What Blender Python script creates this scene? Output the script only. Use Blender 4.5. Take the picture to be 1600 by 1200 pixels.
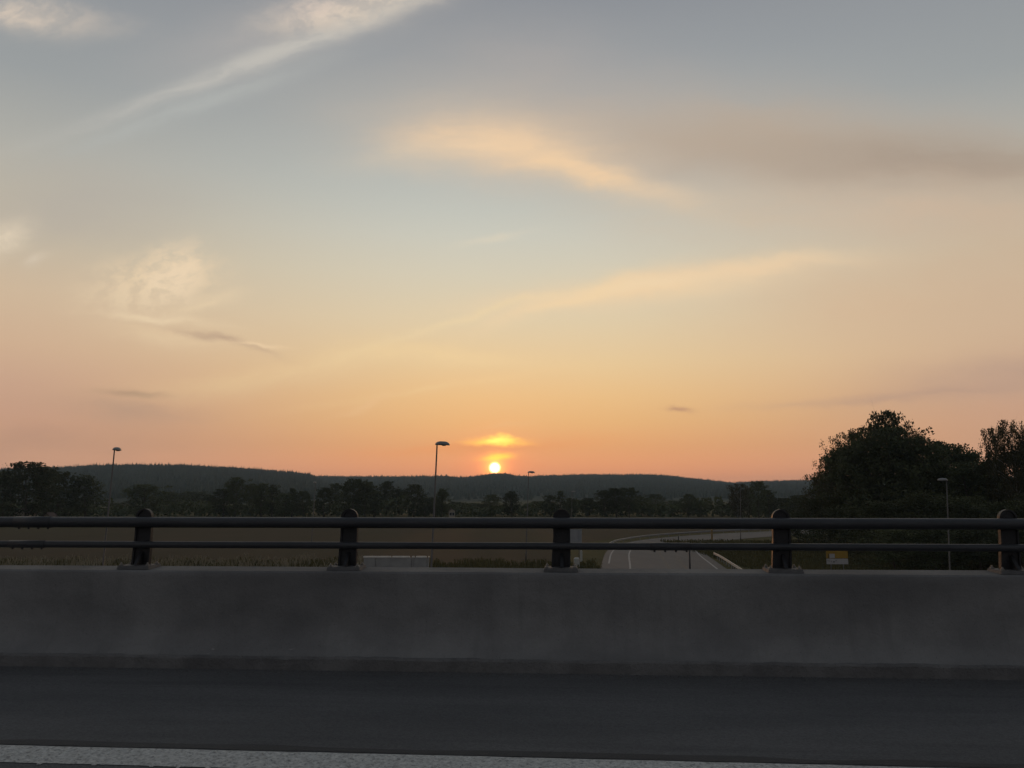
import bpy, math, random
import numpy as np

sc = bpy.context.scene
for o in list(bpy.data.objects):
    bpy.data.objects.remove(o)
R = math.radians

# ------------------------------------------------------------------ camera
F, PITCH, EYE, DECK = 1280.0, math.atan(175 / 1280.0), 8.1, 6.5
cam_d = bpy.data.cameras.new('camera')
cam = bpy.data.objects.new('camera', cam_d)
sc.collection.objects.link(cam)
cam_d.sensor_width = 36.0
cam_d.lens = F / 1600 * 36
cam_d.clip_start, cam_d.clip_end = 0.05, 20000
cam.location = (0, 0, EYE)
cam.rotation_euler = (R(90) + PITCH, 0, 0)
sc.camera = cam


def ray(px, py):
    x, u = px - 800.0, 600.0 - py
    return (x, F * math.cos(PITCH) - u * math.sin(PITCH), F * math.sin(PITCH) + u * math.cos(PITCH))


def at_y(px, py, y):
    r = ray(px, py); t = y / r[1]
    return (r[0] * t, y, EYE + r[2] * t)


def at_z(px, py, z=0.0):
    r = ray(px, py); t = (z - EYE) / r[2]
    return (r[0] * t, r[1] * t, z)


def s2l(c):
    return tuple((v / 255 / 12.92) if v / 255 <= 0.04045 else ((v / 255 + 0.055) / 1.055) ** 2.4 for v in c)


# ------------------------------------------------------------------ node helper
class NT:
    def __init__(self, tree):
        self.t = tree
        tree.nodes.clear()

    def node(self, kind, **kw):
        n = self.t.nodes.new(kind)
        for k, v in kw.items():
            setattr(n, k, v)
        return n

    def put(self, sock, v):
        if v is None:
            return
        if isinstance(v, bpy.types.NodeSocket):
            self.t.links.new(v, sock)
        else:
            sock.default_value = v

    def m(self, op, a, b=None, c=None, clamp=False):
        n = self.node('ShaderNodeMath', operation=op, use_clamp=clamp)
        for i, v in enumerate((a, b, c)):
            self.put(n.inputs[i], v)
        return n.outputs[0]

    def vm(self, op, a, b=None):
        n = self.node('ShaderNodeVectorMath', operation=op)
        self.put(n.inputs[0], a)
        self.put(n.inputs[1], b)
        return n.outputs['Value'] if op in ('DOT_PRODUCT', 'LENGTH') else n.outputs[0]

    def xyz(self, x, y, z):
        n = self.node('ShaderNodeCombineXYZ')
        for i, v in enumerate((x, y, z)):
            self.put(n.inputs[i], v)
        return n.outputs[0]

    def sep(self, v):
        n = self.node('ShaderNodeSeparateXYZ')
        self.put(n.inputs[0], v)
        return n.outputs[0], n.outputs[1], n.outputs[2]

    def noise(self, vec, scale, detail=4.0, rough=0.55, dist=0.0):
        n = self.node('ShaderNodeTexNoise')
        self.put(n.inputs['Vector'], vec)
        n.inputs['Scale'].default_value = scale
        n.inputs['Detail'].default_value = detail
        n.inputs['Roughness'].default_value = rough
        n.inputs['Distortion'].default_value = dist
        return n.outputs['Fac']

    def smooth(self, v, lo, hi, a=0.0, b=1.0):
        n = self.node('ShaderNodeMapRange', interpolation_type='SMOOTHSTEP')
        self.put(n.inputs[0], v)
        for i, q in enumerate((lo, hi, a, b)):
            n.inputs[i + 1].default_value = q
        return n.outputs[0]

    def lin(self, v, lo, hi, a=0.0, b=1.0):
        n = self.node('ShaderNodeMapRange', interpolation_type='LINEAR')
        self.put(n.inputs[0], v)
        for i, q in enumerate((lo, hi, a, b)):
            n.inputs[i + 1].default_value = q
        return n.outputs[0]

    def ramp(self, fac, stops, interp='LINEAR'):
        n = self.node('ShaderNodeValToRGB')
        r = n.color_ramp
        r.interpolation = interp
        while len(r.elements) < len(stops):
            r.elements.new(0.5)
        for e, (p, c) in zip(r.elements, stops):
            e.position = p
        for e, (p, c) in zip(r.elements, stops):
            e.color = (*c, 1)
        self.put(n.inputs[0], fac)
        return n.outputs[0]

    def mix(self, fac, a, b, blend='MIX'):
        n = self.node('ShaderNodeMix', data_type='RGBA', blend_type=blend)
        self.put(n.inputs[0], fac)
        for i, v in ((6, a), (7, b)):
            if isinstance(v, tuple) and len(v) == 3:
                v = (*v, 1)
            self.put(n.inputs[i], v)
        return n.outputs[2]


# ------------------------------------------------------------------ world
SUN_PX = (773.0, 731.0)
sr = ray(*SUN_PX)
sl = math.sqrt(sum(v * v for v in sr))
SUN = tuple(v / sl for v in sr)
SUN_EL, SUN_AZ = math.asin(SUN[2]), math.atan2(SUN[0], SUN[1])

world = bpy.data.worlds.new('World')
sc.world = world
world.use_nodes = True
world.cycles.sampling_method, world.cycles.sample_map_resolution = 'MANUAL', 512
w = NT(world.node_tree)
direction = w.vm('NORMALIZE', w.node('ShaderNodeTexCoord').outputs['Generated'])
dx, dy, dz = w.sep(direction)
elev = w.m('MULTIPLY', w.m('ARCSINE', dz), 57.29578)
azim = w.m('MULTIPLY', w.m('ARCTAN2', dx, dy), 57.29578)
dyc = w.m('MAXIMUM', dy, 0.05)
gx = w.m('DIVIDE', dx, dyc)              # gnomonic sky coordinates about due "forward"
gy = w.m('DIVIDE', dz, dyc)
front = w.smooth(dy, 0.15, 0.45)
EL = lambda d: (d + 2.0) / 94.0
elf = w.lin(elev, -2.0, 92.0)
centre = [(-2, (206, 130, 104)), (0.2, (208, 134, 100)), (1.8, (213, 142, 100)), (3.35, (219, 158, 107)), (5.1, (225, 176, 119)),
          (6.9, (229, 188, 133)), (9.1, (228, 198, 151)), (12.2, (221, 203, 169)), (15.4, (211, 203, 181)), (18, (201, 200, 187)),
          (19.7, (193, 195, 186)), (21.8, (183, 187, 182)), (25.1, (170, 173, 171)), (29.1, (152, 156, 159)), (32.9, (139, 143, 149)),
          (45, (112, 118, 126)), (90, (92, 99, 108))]
side = [(-2, (184, 136, 117)), (0.2, (187, 140, 115)), (1.8, (189, 144, 118)), (3.35, (192, 149, 122)), (5.1, (194, 153, 129)),
        (6.9, (198, 161, 136)), (9.1, (205, 173, 144)), (12.2, (206, 182, 154)), (15.4, (197, 183, 160)), (18, (187, 179, 163)),
        (21, (173, 172, 165)), (25.1, (153, 157, 158)), (29.1, (145, 149, 153)), (32.9, (139, 142, 147)), (45, (112, 117, 125)),
        (90, (92, 99, 108))]
back = [(-2, (126, 118, 118)), (4, (130, 121, 119)), (12, (124, 121, 122)), (30, (108, 111, 117)), (60, (96, 102, 110)), (90, (92, 99, 108))]
def clear(e, c):        # what the sky is above the haze that lies in front of it
    k = math.exp(1.4e-4 * min(5000, 115 / math.sin(R(max(e, 0.5)))))
    return tuple(v * (1 + (k - 1) * f) for v, f in zip(s2l(c), (0.80, 0.72, 0.62)))


c_mid = w.ramp(elf, [(EL(e), clear(e, c)) for e, c in centre])
c_side = w.ramp(elf, [(EL(e), clear(e, c)) for e, c in side])
c_back = w.ramp(elf, [(EL(e), s2l(c)) for e, c in back])
off_sun = w.m('ABSOLUTE', w.m('SUBTRACT', azim, math.degrees(SUN_AZ) + 3.0))
sky = w.mix(w.smooth(off_sun, 3.0, 36.0), c_mid, c_side)
sky = w.mix(w.smooth(off_sun, 34.0, 125.0), sky, c_back)

# wind-blown warp shared by all the cloud shapes
gvec = w.xyz(gx, gy, 0.0)
wa = w.noise(w.vm('MULTIPLY', gvec, (1, 2.2, 1)), 7.0, 5.0, 0.6)
wb = w.noise(w.vm('ADD', w.vm('MULTIPLY', gvec, (1, 2.2, 1)), (9.1, 4.7, 2.0)), 7.0, 5.0, 0.6)
wx = w.m('ADD', gx, w.m('MULTIPLY', w.m('SUBTRACT', wa, 0.5), 0.075))
wy = w.m('ADD', gy, w.m('MULTIPLY', w.m('SUBTRACT', wb, 0.5), 0.040))


wx2, wy2 = (w.m('MULTIPLY', w.m('ADD', a, w.m('MULTIPLY', b, 2.0)), 1 / 3) for a, b in ((wx, gx), (wy, gy)))


def stretched(ang, along, across, detail):
    c, s = math.cos(R(ang)), math.sin(R(ang))
    u = w.m('ADD', w.m('MULTIPLY', wx, c * along), w.m('MULTIPLY', wy, s * along))
    v = w.m('SUBTRACT', w.m('MULTIPLY', wy, c * across), w.m('MULTIPLY', wx, s * across))
    return w.noise(w.xyz(u, v, ang * 0.37), 1.0, detail, 0.62)


GRAIN = {'flat': stretched(2, 9, 34, 5.0), 'slant': stretched(20, 14, 60, 4.0), 'lump': stretched(10, 26, 34, 6.0), 'broad': stretched(-4, 4, 9, 3.0), 'curd': stretched(14, 42, 60, 6.0)}


def cloud(px, py, a, b, ang, col, strength, lump=0.4, grain='flat', half=False, hard=1.0):
    """one cloud patch at a sky direction: an elongated soft patch broken up by stretched noise"""
    global sky
    r = ray(px, py)
    X0, Y0 = r[0] / r[1], r[2] / r[1]
    r1, r2 = ray(px + 1, py), ray(px, py - 1)
    kx = abs(r1[0] / r1[1] - X0); ky = abs(r2[2] / r2[1] - Y0)
    c, s = math.cos(R(ang)), math.sin(R(ang))
    ux = w.m('DIVIDE', w.m('SUBTRACT', wx2 if half else wx, X0), kx)
    uy = w.m('DIVIDE', w.m('SUBTRACT', wy2 if half else wy, Y0), ky)
    u = w.m('DIVIDE', w.m('ADD', w.m('MULTIPLY', ux, c), w.m('MULTIPLY', uy, s)), a)
    v = w.m('DIVIDE', w.m('SUBTRACT', w.m('MULTIPLY', uy, c), w.m('MULTIPLY', ux, s)), b)
    q = w.m('ADD', w.m('MULTIPLY', u, u), w.m('MULTIPLY', v, v))
    if hard != 1.0:
        q = w.m('POWER', q, hard)
    g = w.m('EXPONENT', w.m('MULTIPLY', q, -1.0))
    k = w.smooth(GRAIN[grain], 0.36, 0.62, 1.0 - lump, 1.0)
    f = w.m('MULTIPLY', w.m('MULTIPLY', w.m('MULTIPLY', g, k), strength), front, clamp=True)
    sky = w.mix(f, sky, s2l(col) if max(col) > 3 else col)


# veils and dusky bands first, bright edges after
cloud(450, 40, 200, 52, 18, (180, 174, 170), 0.55, 0.3, 'broad')
cloud(850, 120, 190, 85, -10, (178, 170, 165), 0.5, 0.3, 'broad')
cloud(820, 210, 270, 70, -8, (202, 186, 167), 0.6, 0.25, 'broad')
cloud(1130, 225, 230, 75, -6, (190, 172, 154), 0.8, 0.2, 'broad')
cloud(1330, 245, 330, 66, -3, (184, 166, 147), 0.9, 0.15, 'broad')
cloud(1470, 258, 300, 46, -3, (172, 154, 138), 0.7, 0.3)
cloud(1510, 246, 200, 26, -3, (162, 147, 133), 0.45, 0.3)
cloud(1200, 195, 150, 34, 6, (184, 168, 151), 0.6, 0.4)
cloud(1420, 330, 300, 44, 0, (208, 184, 160), 0.75, 0.3)
cloud(1150, 340, 200, 50, 0, (208, 190, 166), 0.5, 0.3)
cloud(1360, 470, 260, 80, 4, (216, 183, 150), 0.6, 0.3, 'broad')
cloud(1560, 420, 160, 120, 0, (204, 177, 150), 0.5, 0.3, 'broad')
cloud(1560, 588, 180, 36, 8, (187, 156, 138), 0.7, 0.3)
cloud(1400, 620, 170, 7, 4, (188, 154, 134), 0.6, 0.3)
cloud(195, 640, 115, 22, -4, (190, 155, 131), 0.75, 0.4)
cloud(210, 615, 52, 5.5, -2, (172, 141, 118), 0.9, 0.2)
cloud(100, 690, 220, 22, 0, (190, 148, 126), 0.5, 0.4)
cloud(1057, 644, 22, 3.6, 0, (196, 150, 118), 0.9, 0.1)
cloud(110, 330, 190, 70, 0, (176, 170, 163), 0.5, 0.3, 'broad')
# contrail and its companion
cloud(395, 98, 310, 13, 20.7, (193, 190, 183), 0.75, 0.4, 'slant', half=True)
cloud(480, 64, 160, 17, 21, (198, 193, 184), 0.6, 0.5, 'slant', half=True)
cloud(550, 16, 110, 22, 11, (228, 211, 190), 1.0, 0.6, 'lump')
cloud(500, 14, 55, 22, 10, (214, 197, 184), 0.8, 0.6, 'lump')
cloud(300, 168, 185, 15, 20, (180, 182, 178), 0.65, 0.5, 'slant', half=True)
# the peach cloud in the middle
cloud(775, 226, 150, 42, -6, (246, 210, 169), 0.9, 0.3)
cloud(910, 266, 140, 19, -17, (247, 211, 168), 0.9, 0.25)
cloud(680, 240, 110, 24, 6, (226, 204, 176), 0.6, 0.4)
# long streaks
cloud(1010, 449, 215, 23, 7, (241, 211, 170), 1.0, 0.25)
cloud(1040, 438, 190, 9, 8, (245, 218, 178), 0.8, 0.2)
cloud(880, 470, 110, 11, 17, (244, 215, 172), 0.95, 0.2, 'slant')
cloud(1180, 422, 150, 13, 4, (238, 208, 170), 0.8, 0.25)
cloud(720, 500, 160, 5.5, 16.5, (240, 216, 172), 0.7, 0.3, 'slant')
cloud(770, 375, 50, 6, 12, (222, 212, 190), 0.6, 0.5)
cloud(470, 575, 140, 18, 12, (240, 209, 160), 0.7, 0.5, 'slant')
cloud(700, 552, 140, 14, -4, (243, 213, 162), 0.75, 0.5)
cloud(690, 604, 160, 6, 9, (242, 206, 152), 0.6, 0.5, 'slant')
cloud(570, 632, 42, 4, 22, (240, 196, 146), 0.6, 0.3, 'slant')
cloud(350, 600, 170, 20, 4, (228, 193, 149), 0.5)
# the ragged puff and its streaks
cloud(238, 440, 100, 44, 8, (232, 208, 174), 1.0, 0.72, 'curd', hard=1.5)
cloud(270, 428, 52, 40, 60, (238, 214, 181), 1.0, 0.72, 'curd', hard=1.5)
cloud(318, 478, 52, 10, 16, (236, 212, 176), 0.95, 0.5)
cloud(252, 498, 80, 5.5, -7, (238, 214, 178), 0.9, 0.4)
cloud(270, 524, 84, 17, -6, (233, 206, 168), 0.8, 0.4)
cloud(345, 530, 70, 5, -14, (190, 162, 137), 0.9, 0.2)
cloud(398, 538, 40, 3.4, -2, (240, 210, 170), 0.9, 0.2)
cloud(20, 22, 125, 22, -6, (216, 200, 183), 0.95, 0.5, 'lump')
cloud(8, 374, 36, 24, 20, (228, 211, 186), 1.0, 0.5, 'lump')
cloud(58, 408, 20, 10, 30, (216, 200, 178), 0.8, 0.4, 'lump')
# glow about the low sun, then the lit cloud bars above it
sdot = w.vm('DOT_PRODUCT', direction, SUN)
sang = w.m('MULTIPLY', w.m('ARCCOSINE', w.m('MINIMUM', sdot, 0.9999999)), 57.29578)


def glow(width, power, col):
    global sky
    g = w.m('EXPONENT', w.m('MULTIPLY', w.m('POWER', w.m('DIVIDE', sang, width), power), -1.0))
    sky = w.mix(1.0, sky, w.mix(g, (0, 0, 0), col), 'ADD')


glow(4.2, 1.0, (0.14, 0.022, 0.0))
glow(1.5, 1.5, (0.45, 0.03, 0.0))
cloud(752, 699, 150, 8, 3, (250, 164, 104), 0.75, 0.35)
cloud(776, 691, 44, 6.0, 2, (1.7, 0.86, 0.12), 1.0, 0.3, 'flat', hard=1.4)
cloud(800, 668, 45, 3, 8, (248, 194, 138), 0.5, 0.3)
cloud(774, 690, 22, 4.5, 2, (2.0, 1.30, 0.24), 1.0, 0.15, 'flat')
cloud(776, 715, 27, 7.0, 3, (1.7, 0.86, 0.12), 1.0, 0.2, 'flat', hard=1.3)
glow(0.58, 1.6, (1.8, 0.85, 0.06))
glow(0.34, 5.0, (7.0, 5.0, 2.4))

nishita = w.node('ShaderNodeTexSky', sky_type='NISHITA', sun_disc=False)
nishita.sun_elevation = SUN_EL
nishita.sun_rotation = SUN_AZ
nishita.air_density, nishita.dust_density = 1.0, 1.0
bg_sky = w.node('ShaderNodeBackground')
w.put(bg_sky.inputs[0], nishita.outputs[0]); bg_sky.inputs[1].default_value = 0.002
bg_cloud = w.node('ShaderNodeBackground')
w.put(bg_cloud.inputs[0], sky); bg_cloud.inputs[1].default_value = 1.0
add = w.node('ShaderNodeAddShader')
w.put(add.inputs[0], bg_sky.outputs[0]); w.put(add.inputs[1], bg_cloud.outputs[0])
wout = w.node('ShaderNodeOutputWorld')
w.put(wout.inputs[0], add.outputs[0])

# ------------------------------------------------------------------ sun, exposure
sun_d = bpy.data.lights.new('sun', 'SUN')
sun_d.energy, sun_d.angle, sun_d.color = 0.24, R(0.53), (1.0, 0.42, 0.16)
sun = bpy.data.objects.new('sun', sun_d)
sc.collection.objects.link(sun)
sun.rotation_euler = (R(90) - SUN_EL, 0, math.pi - SUN_AZ)
vs = sc.view_settings
vs.view_transform, vs.look, vs.gamma, vs.exposure, vs.use_curve_mapping = 'Standard', 'None', 1.0, 0.0, False
sc.render.engine = 'CYCLES'
cy = sc.cycles
cy.max_bounces, cy.diffuse_bounces, cy.glossy_bounces, cy.transmission_bounces, cy.volume_bounces = 6, 2, 2, 3, 0
cy.use_denoising = True
cy.sample_clamp_indirect = 4.0


# ------------------------------------------------------------------ materials
def material(name, col, col2=None, scale=4.0, rough=0.85, bump=0.0, bump_scale=40.0, stretch=(1, 1, 1), metallic=0.0, spec=0.5,
             per_object=0.0, detail=5.0, translucent=0.0, third=None, third_scale=0.6):
    m = bpy.data.materials.new(name)
    m.use_nodes = True
    n = NT(m.node_tree)
    pos = n.vm('MULTIPLY', n.node('ShaderNodeTexCoord').outputs['Object'], stretch)
    c = (*col, 1)
    if col2:
        c = n.mix(n.smooth(n.noise(pos, scale, detail, 0.6), 0.3, 0.7), col, col2)
    if third:
        c = n.mix(n.smooth(n.noise(n.vm('ADD', pos, (3.3, 7.1, 1.7)), third_scale, 4.0, 0.6), 0.48, 0.68, 0, 0.85), c, third)
    if per_object:
        rnd = n.node('ShaderNodeObjectInfo').outputs['Random']
        c = n.mix(1.0, c, n.mix(rnd, (1 - per_object,) * 3, (1 + per_object,) * 3), 'MULTIPLY')
    b = n.node('ShaderNodeBsdfPrincipled')
    n.put(b.inputs['Base Color'], c)
    b.inputs['Roughness'].default_value = rough
    b.inputs['Metallic'].default_value = metallic
    b.inputs['Specular IOR Level'].default_value = spec
    if bump:
        bn = n.node('ShaderNodeBump')
        bn.inputs['Strength'].default_value = bump
        bn.inputs['Distance'].default_value = 0.02
        n.put(bn.inputs['Height'], n.noise(pos, bump_scale, 4.0, 0.65))
        n.put(b.inputs['Normal'], bn.outputs[0])
    out = n.node('ShaderNodeOutputMaterial')
    sh = b.outputs[0]
    if translucent:
        tr = n.node('ShaderNodeBsdfTranslucent')
        n.put(tr.inputs[0], c)
        mx = n.node('ShaderNodeMixShader')
        mx.inputs[0].default_value = translucent
        n.put(mx.inputs[1], sh); n.put(mx.inputs[2], tr.outputs[0])
        sh = mx.outputs[0]
    n.put(out.inputs[0], sh)
    return m


M = {}
def asphalt_material():
    m = bpy.data.materials.new('asphalt')
    m.use_nodes = True
    n = NT(m.node_tree)
    p = n.node('ShaderNodeTexCoord').outputs['Object']
    c = n.mix(n.smooth(n.noise(n.vm('MULTIPLY', p, (0.25, 1, 1)), 1.4, 5.0, 0.6), 0.32, 0.68), (0.112, 0.114, 0.115), (0.146, 0.147, 0.147))
    c = n.mix(n.smooth(n.noise(n.vm('MULTIPLY', p, (0.12, 2.2, 1)), 2.0, 4.0, 0.6), 0.50, 0.70, 0, 0.6), c, (0.095, 0.097, 0.098))     # wheel-worn bands
    stones = n.node('ShaderNodeTexVoronoi')
    n.put(stones.inputs['Vector'], p); stones.inputs['Scale'].default_value = 75
    c = n.mix(0.32, c, n.mix(1.0, c, n.mix(n.sep(stones.outputs['Color'])[0], (0.45, 0.45, 0.45), (1.55, 1.55, 1.55)), 'MULTIPLY'))
    b = n.node('ShaderNodeBsdfPrincipled')
    n.put(b.inputs['Base Color'], c)
    b.inputs['Roughness'].default_value, b.inputs['Specular IOR Level'].default_value = 0.82, 0.35
    bn = n.node('ShaderNodeBump')
    bn.inputs['Strength'].default_value, bn.inputs['Distance'].default_value = 0.8, 0.012
    n.put(bn.inputs['Height'], n.m('ADD', stones.outputs['Distance'], n.noise(p, 140, 3.0, 0.6)))
    n.put(b.inputs['Normal'], bn.outputs[0])
    n.put(n.node('ShaderNodeOutputMaterial').inputs[0], b.outputs[0])
    return m


M['asphalt'] = asphalt_material()
M['grit'] = material('grit', (0.16, 0.155, 0.145), (0.09, 0.088, 0.085), 30, 0.9)
M['slip_asphalt'] = material('slip_asphalt', (0.082, 0.083, 0.087), (0.104, 0.104, 0.106), 0.4, 0.75, 0.5, 30, (1, 0.25, 1), spec=0.4)
M['tar'] = material('tar', (0.022, 0.022, 0.023), (0.03, 0.03, 0.031), 3, 0.6, 0.5, 60)
M['line_paint'] = material('line_paint', (0.74, 0.74, 0.70), (0.50, 0.50, 0.47), 24, 0.75, 0.8, 60, (1, 1, 1), third=(0.26, 0.26, 0.25), third_scale=40)
M['white_paint'] = material('white_paint', (0.38, 0.38, 0.37), (0.27, 0.27, 0.265), 2, 0.7)
M['plate'] = material('plate', (0.10, 0.10, 0.10), (0.14, 0.14, 0.138), 8, 0.7, 0.4, 50)
def concrete_material():
    m = bpy.data.materials.new('concrete')
    m.use_nodes = True
    n = NT(m.node_tree)
    p = n.node('ShaderNodeTexCoord').outputs['Object']
    base = n.mix(n.smooth(n.noise(p, 1.3, 6.0, 0.62), 0.3, 0.7), (0.185, 0.185, 0.183), (0.255, 0.254, 0.247))
    big = n.noise(n.vm('MULTIPLY', p, (0.55, 1, 1.6)), 1.0, 3.0, 0.5)
    base = n.mix(n.smooth(big, 0.46, 0.70, 0, 0.6), base, (0.140, 0.140, 0.139))       # damp, sooty patches
    runs = n.noise(n.vm('MULTIPLY', p, (5.0, 1, 0.35)), 1.6, 5.0, 0.6)
    base = n.mix(n.smooth(runs, 0.52, 0.74, 0, 0.28), base, (0.145, 0.145, 0.143))        # run-off streaks
    base = n.mix(n.smooth(n.noise(n.vm('MULTIPLY', p, (1.2, 1, 4.0)), 2.6, 5.0, 0.7), 0.69, 0.735, 0, 0.55), base, (0.36, 0.355, 0.34))  # scuffs
    fine = n.noise(p, 60.0, 4.0, 0.7)
    base = n.mix(1.0, base, n.mix(fine, (0.85, 0.85, 0.85), (1.15, 1.15, 1.15)), 'MULTIPLY')
    pits = n.node('ShaderNodeTexVoronoi')
    n.put(pits.inputs['Vector'], p); pits.inputs['Scale'].default_value = 22
    hole = n.smooth(pits.outputs['Distance'], 0.06, 0.13)
    base = n.mix(n.m('MULTIPLY', n.m('SUBTRACT', 1.0, hole), 0.5), base, (0.09, 0.09, 0.09))
    b = n.node('ShaderNodeBsdfPrincipled')
    n.put(b.inputs['Base Color'], base)
    b.inputs['Roughness'].default_value, b.inputs['Specular IOR Level'].default_value = 0.92, 0.25
    bn = n.node('ShaderNodeBump')
    bn.inputs['Strength'].default_value, bn.inputs['Distance'].default_value = 0.6, 0.02
    n.put(bn.inputs['Height'], n.m('ADD', n.m('MULTIPLY', n.noise(p, 3.0, 4.0, 0.6), 2.2), n.m('ADD', n.m('MULTIPLY', fine, 0.3), n.m('MULTIPLY', hole, 0.12))))
    n.put(b.inputs['Normal'], bn.outputs[0])
    n.put(n.node('ShaderNodeOutputMaterial').inputs[0], b.outputs[0])
    return m


M['concrete'] = concrete_material()
M['toe_concrete'] = material('toe_concrete', (0.165, 0.165, 0.163), (0.225, 0.225, 0.22), 3.5, 0.92, 0.9, 40, spec=0.25, third=(0.14, 0.14, 0.14), third_scale=2.4)
M['panel_concrete'] = material('panel_concrete', (0.30, 0.30, 0.295), (0.38, 0.375, 0.37), 1.0, 0.9, 0.4, 20)
M['capping'] = material('capping', (0.82, 0.78, 0.72), (0.7, 0.67, 0.62), 2.0, 0.55)  # low sun on the wall top is painted into this pale, warm albedo
M['rail_steel'] = material('rail_steel', (0.030, 0.033, 0.038), (0.045, 0.048, 0.053), 5.0, 0.42, 0.3, 50, (0.3, 1, 1))
M['post_steel'] = material('post_steel', (0.013, 0.014, 0.016), (0.021, 0.022, 0.025), 6.0, 0.5, 0.3, 60)
M['bolt_steel'] = material('bolt_steel', (0.30, 0.30, 0.29), (0.2, 0.2, 0.19), 20, 0.4, 0, metallic=0.6)
M['lamp_pole'] = material('lamp_pole', (0.085, 0.082, 0.080), (0.11, 0.105, 0.10), 3.0, 0.55)
M['galvanised'] = material('galvanised', (0.30, 0.31, 0.32), (0.22, 0.225, 0.235), 5.0, 0.5, 0, metallic=0.35)
M['lamp_housing'] = material('lamp_housing', (0.30, 0.31, 0.31), (0.24, 0.245, 0.25), 4.0, 0.5)
M['lamp_glass'] = material('lamp_glass', (0.20, 0.20, 0.19), None, rough=0.15)
M['sign_yellow'] = material('sign_yellow', (0.36, 0.22, 0.02), (0.31, 0.18, 0.02), 3.0, 0.45)
M['sign_white'] = material('sign_white', (0.46, 0.45, 0.45), (0.40, 0.39, 0.39), 3.0, 0.45)
M['sign_black'] = material('sign_black', (0.02, 0.02, 0.02), None, rough=0.5)
M['sign_back'] = material('sign_back', (0.34, 0.35, 0.36), (0.28, 0.29, 0.30), 2.0, 0.5)
M['dark_pole'] = material('dark_pole', (0.05, 0.05, 0.052), None, rough=0.55)
M['marker'] = material('marker', (0.55, 0.55, 0.50), (0.40, 0.40, 0.36), 5, 0.6)
M['amber'] = material('amber', (0.34, 0.22, 0.08), None, rough=0.6)
M['meadow'] = material('meadow', (0.060, 0.062, 0.022), (0.085, 0.076, 0.030), 0.12, 0.95, 1.0, 3.0, spec=0.1, third=(0.045, 0.052, 0.018), third_scale=0.05)
M['field'] = material('field', (0.070, 0.052, 0.031), (0.058, 0.047, 0.025), 0.05, 0.95, 1.0, 1.6, (1, 0.4, 1), spec=0.1, third=(0.070, 0.060, 0.030), third_scale=0.02)
M['grass'] = material('grass', (0.085, 0.082, 0.030), (0.115, 0.105, 0.045), 0.5, 0.9, translucent=0.25)
M['seed_head'] = material('seed_head', (0.30, 0.27, 0.20), (0.22, 0.20, 0.13), 0.5, 0.9, translucent=0.2)
M['leaf'] = material('leaf', (0.055, 0.068, 0.030), (0.085, 0.098, 0.044), 0.35, 0.75, per_object=0.35, translucent=0.22, spec=0.25)
M['birch_leaf'] = material('birch_leaf', (0.070, 0.066, 0.030), (0.095, 0.090, 0.042), 0.4, 0.75, per_object=0.3, translucent=0.3, spec=0.25)
M['needles'] = material('needles', (0.034, 0.042, 0.028), (0.050, 0.057, 0.038), 0.01, 0.85, spec=0.1)
M['bark'] = material('bark', (0.07, 0.055, 0.042), (0.10, 0.085, 0.066), 3, 0.9, 0.6, 20)
M['birch_bark'] = material('birch_bark', (0.42, 0.40, 0.36), (0.10, 0.09, 0.08), 2.2, 0.85, 0.4, 20, (1, 1, 2.5))
M['hill_floor'] = material('hill_floor', (0.030, 0.036, 0.020), (0.040, 0.046, 0.024), 0.01, 0.95, spec=0.1)
M['house_wall'] = material('house_wall', (0.42, 0.37, 0.28), (0.34, 0.30, 0.23), 1.0, 0.8)
M['roof_tile'] = material('roof_tile', (0.10, 0.06, 0.05), (0.07, 0.05, 0.045), 2.0, 0.8)
M['window_glass'] = material('window_glass', (0.03, 0.035, 0.04), None, rough=0.1)


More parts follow.
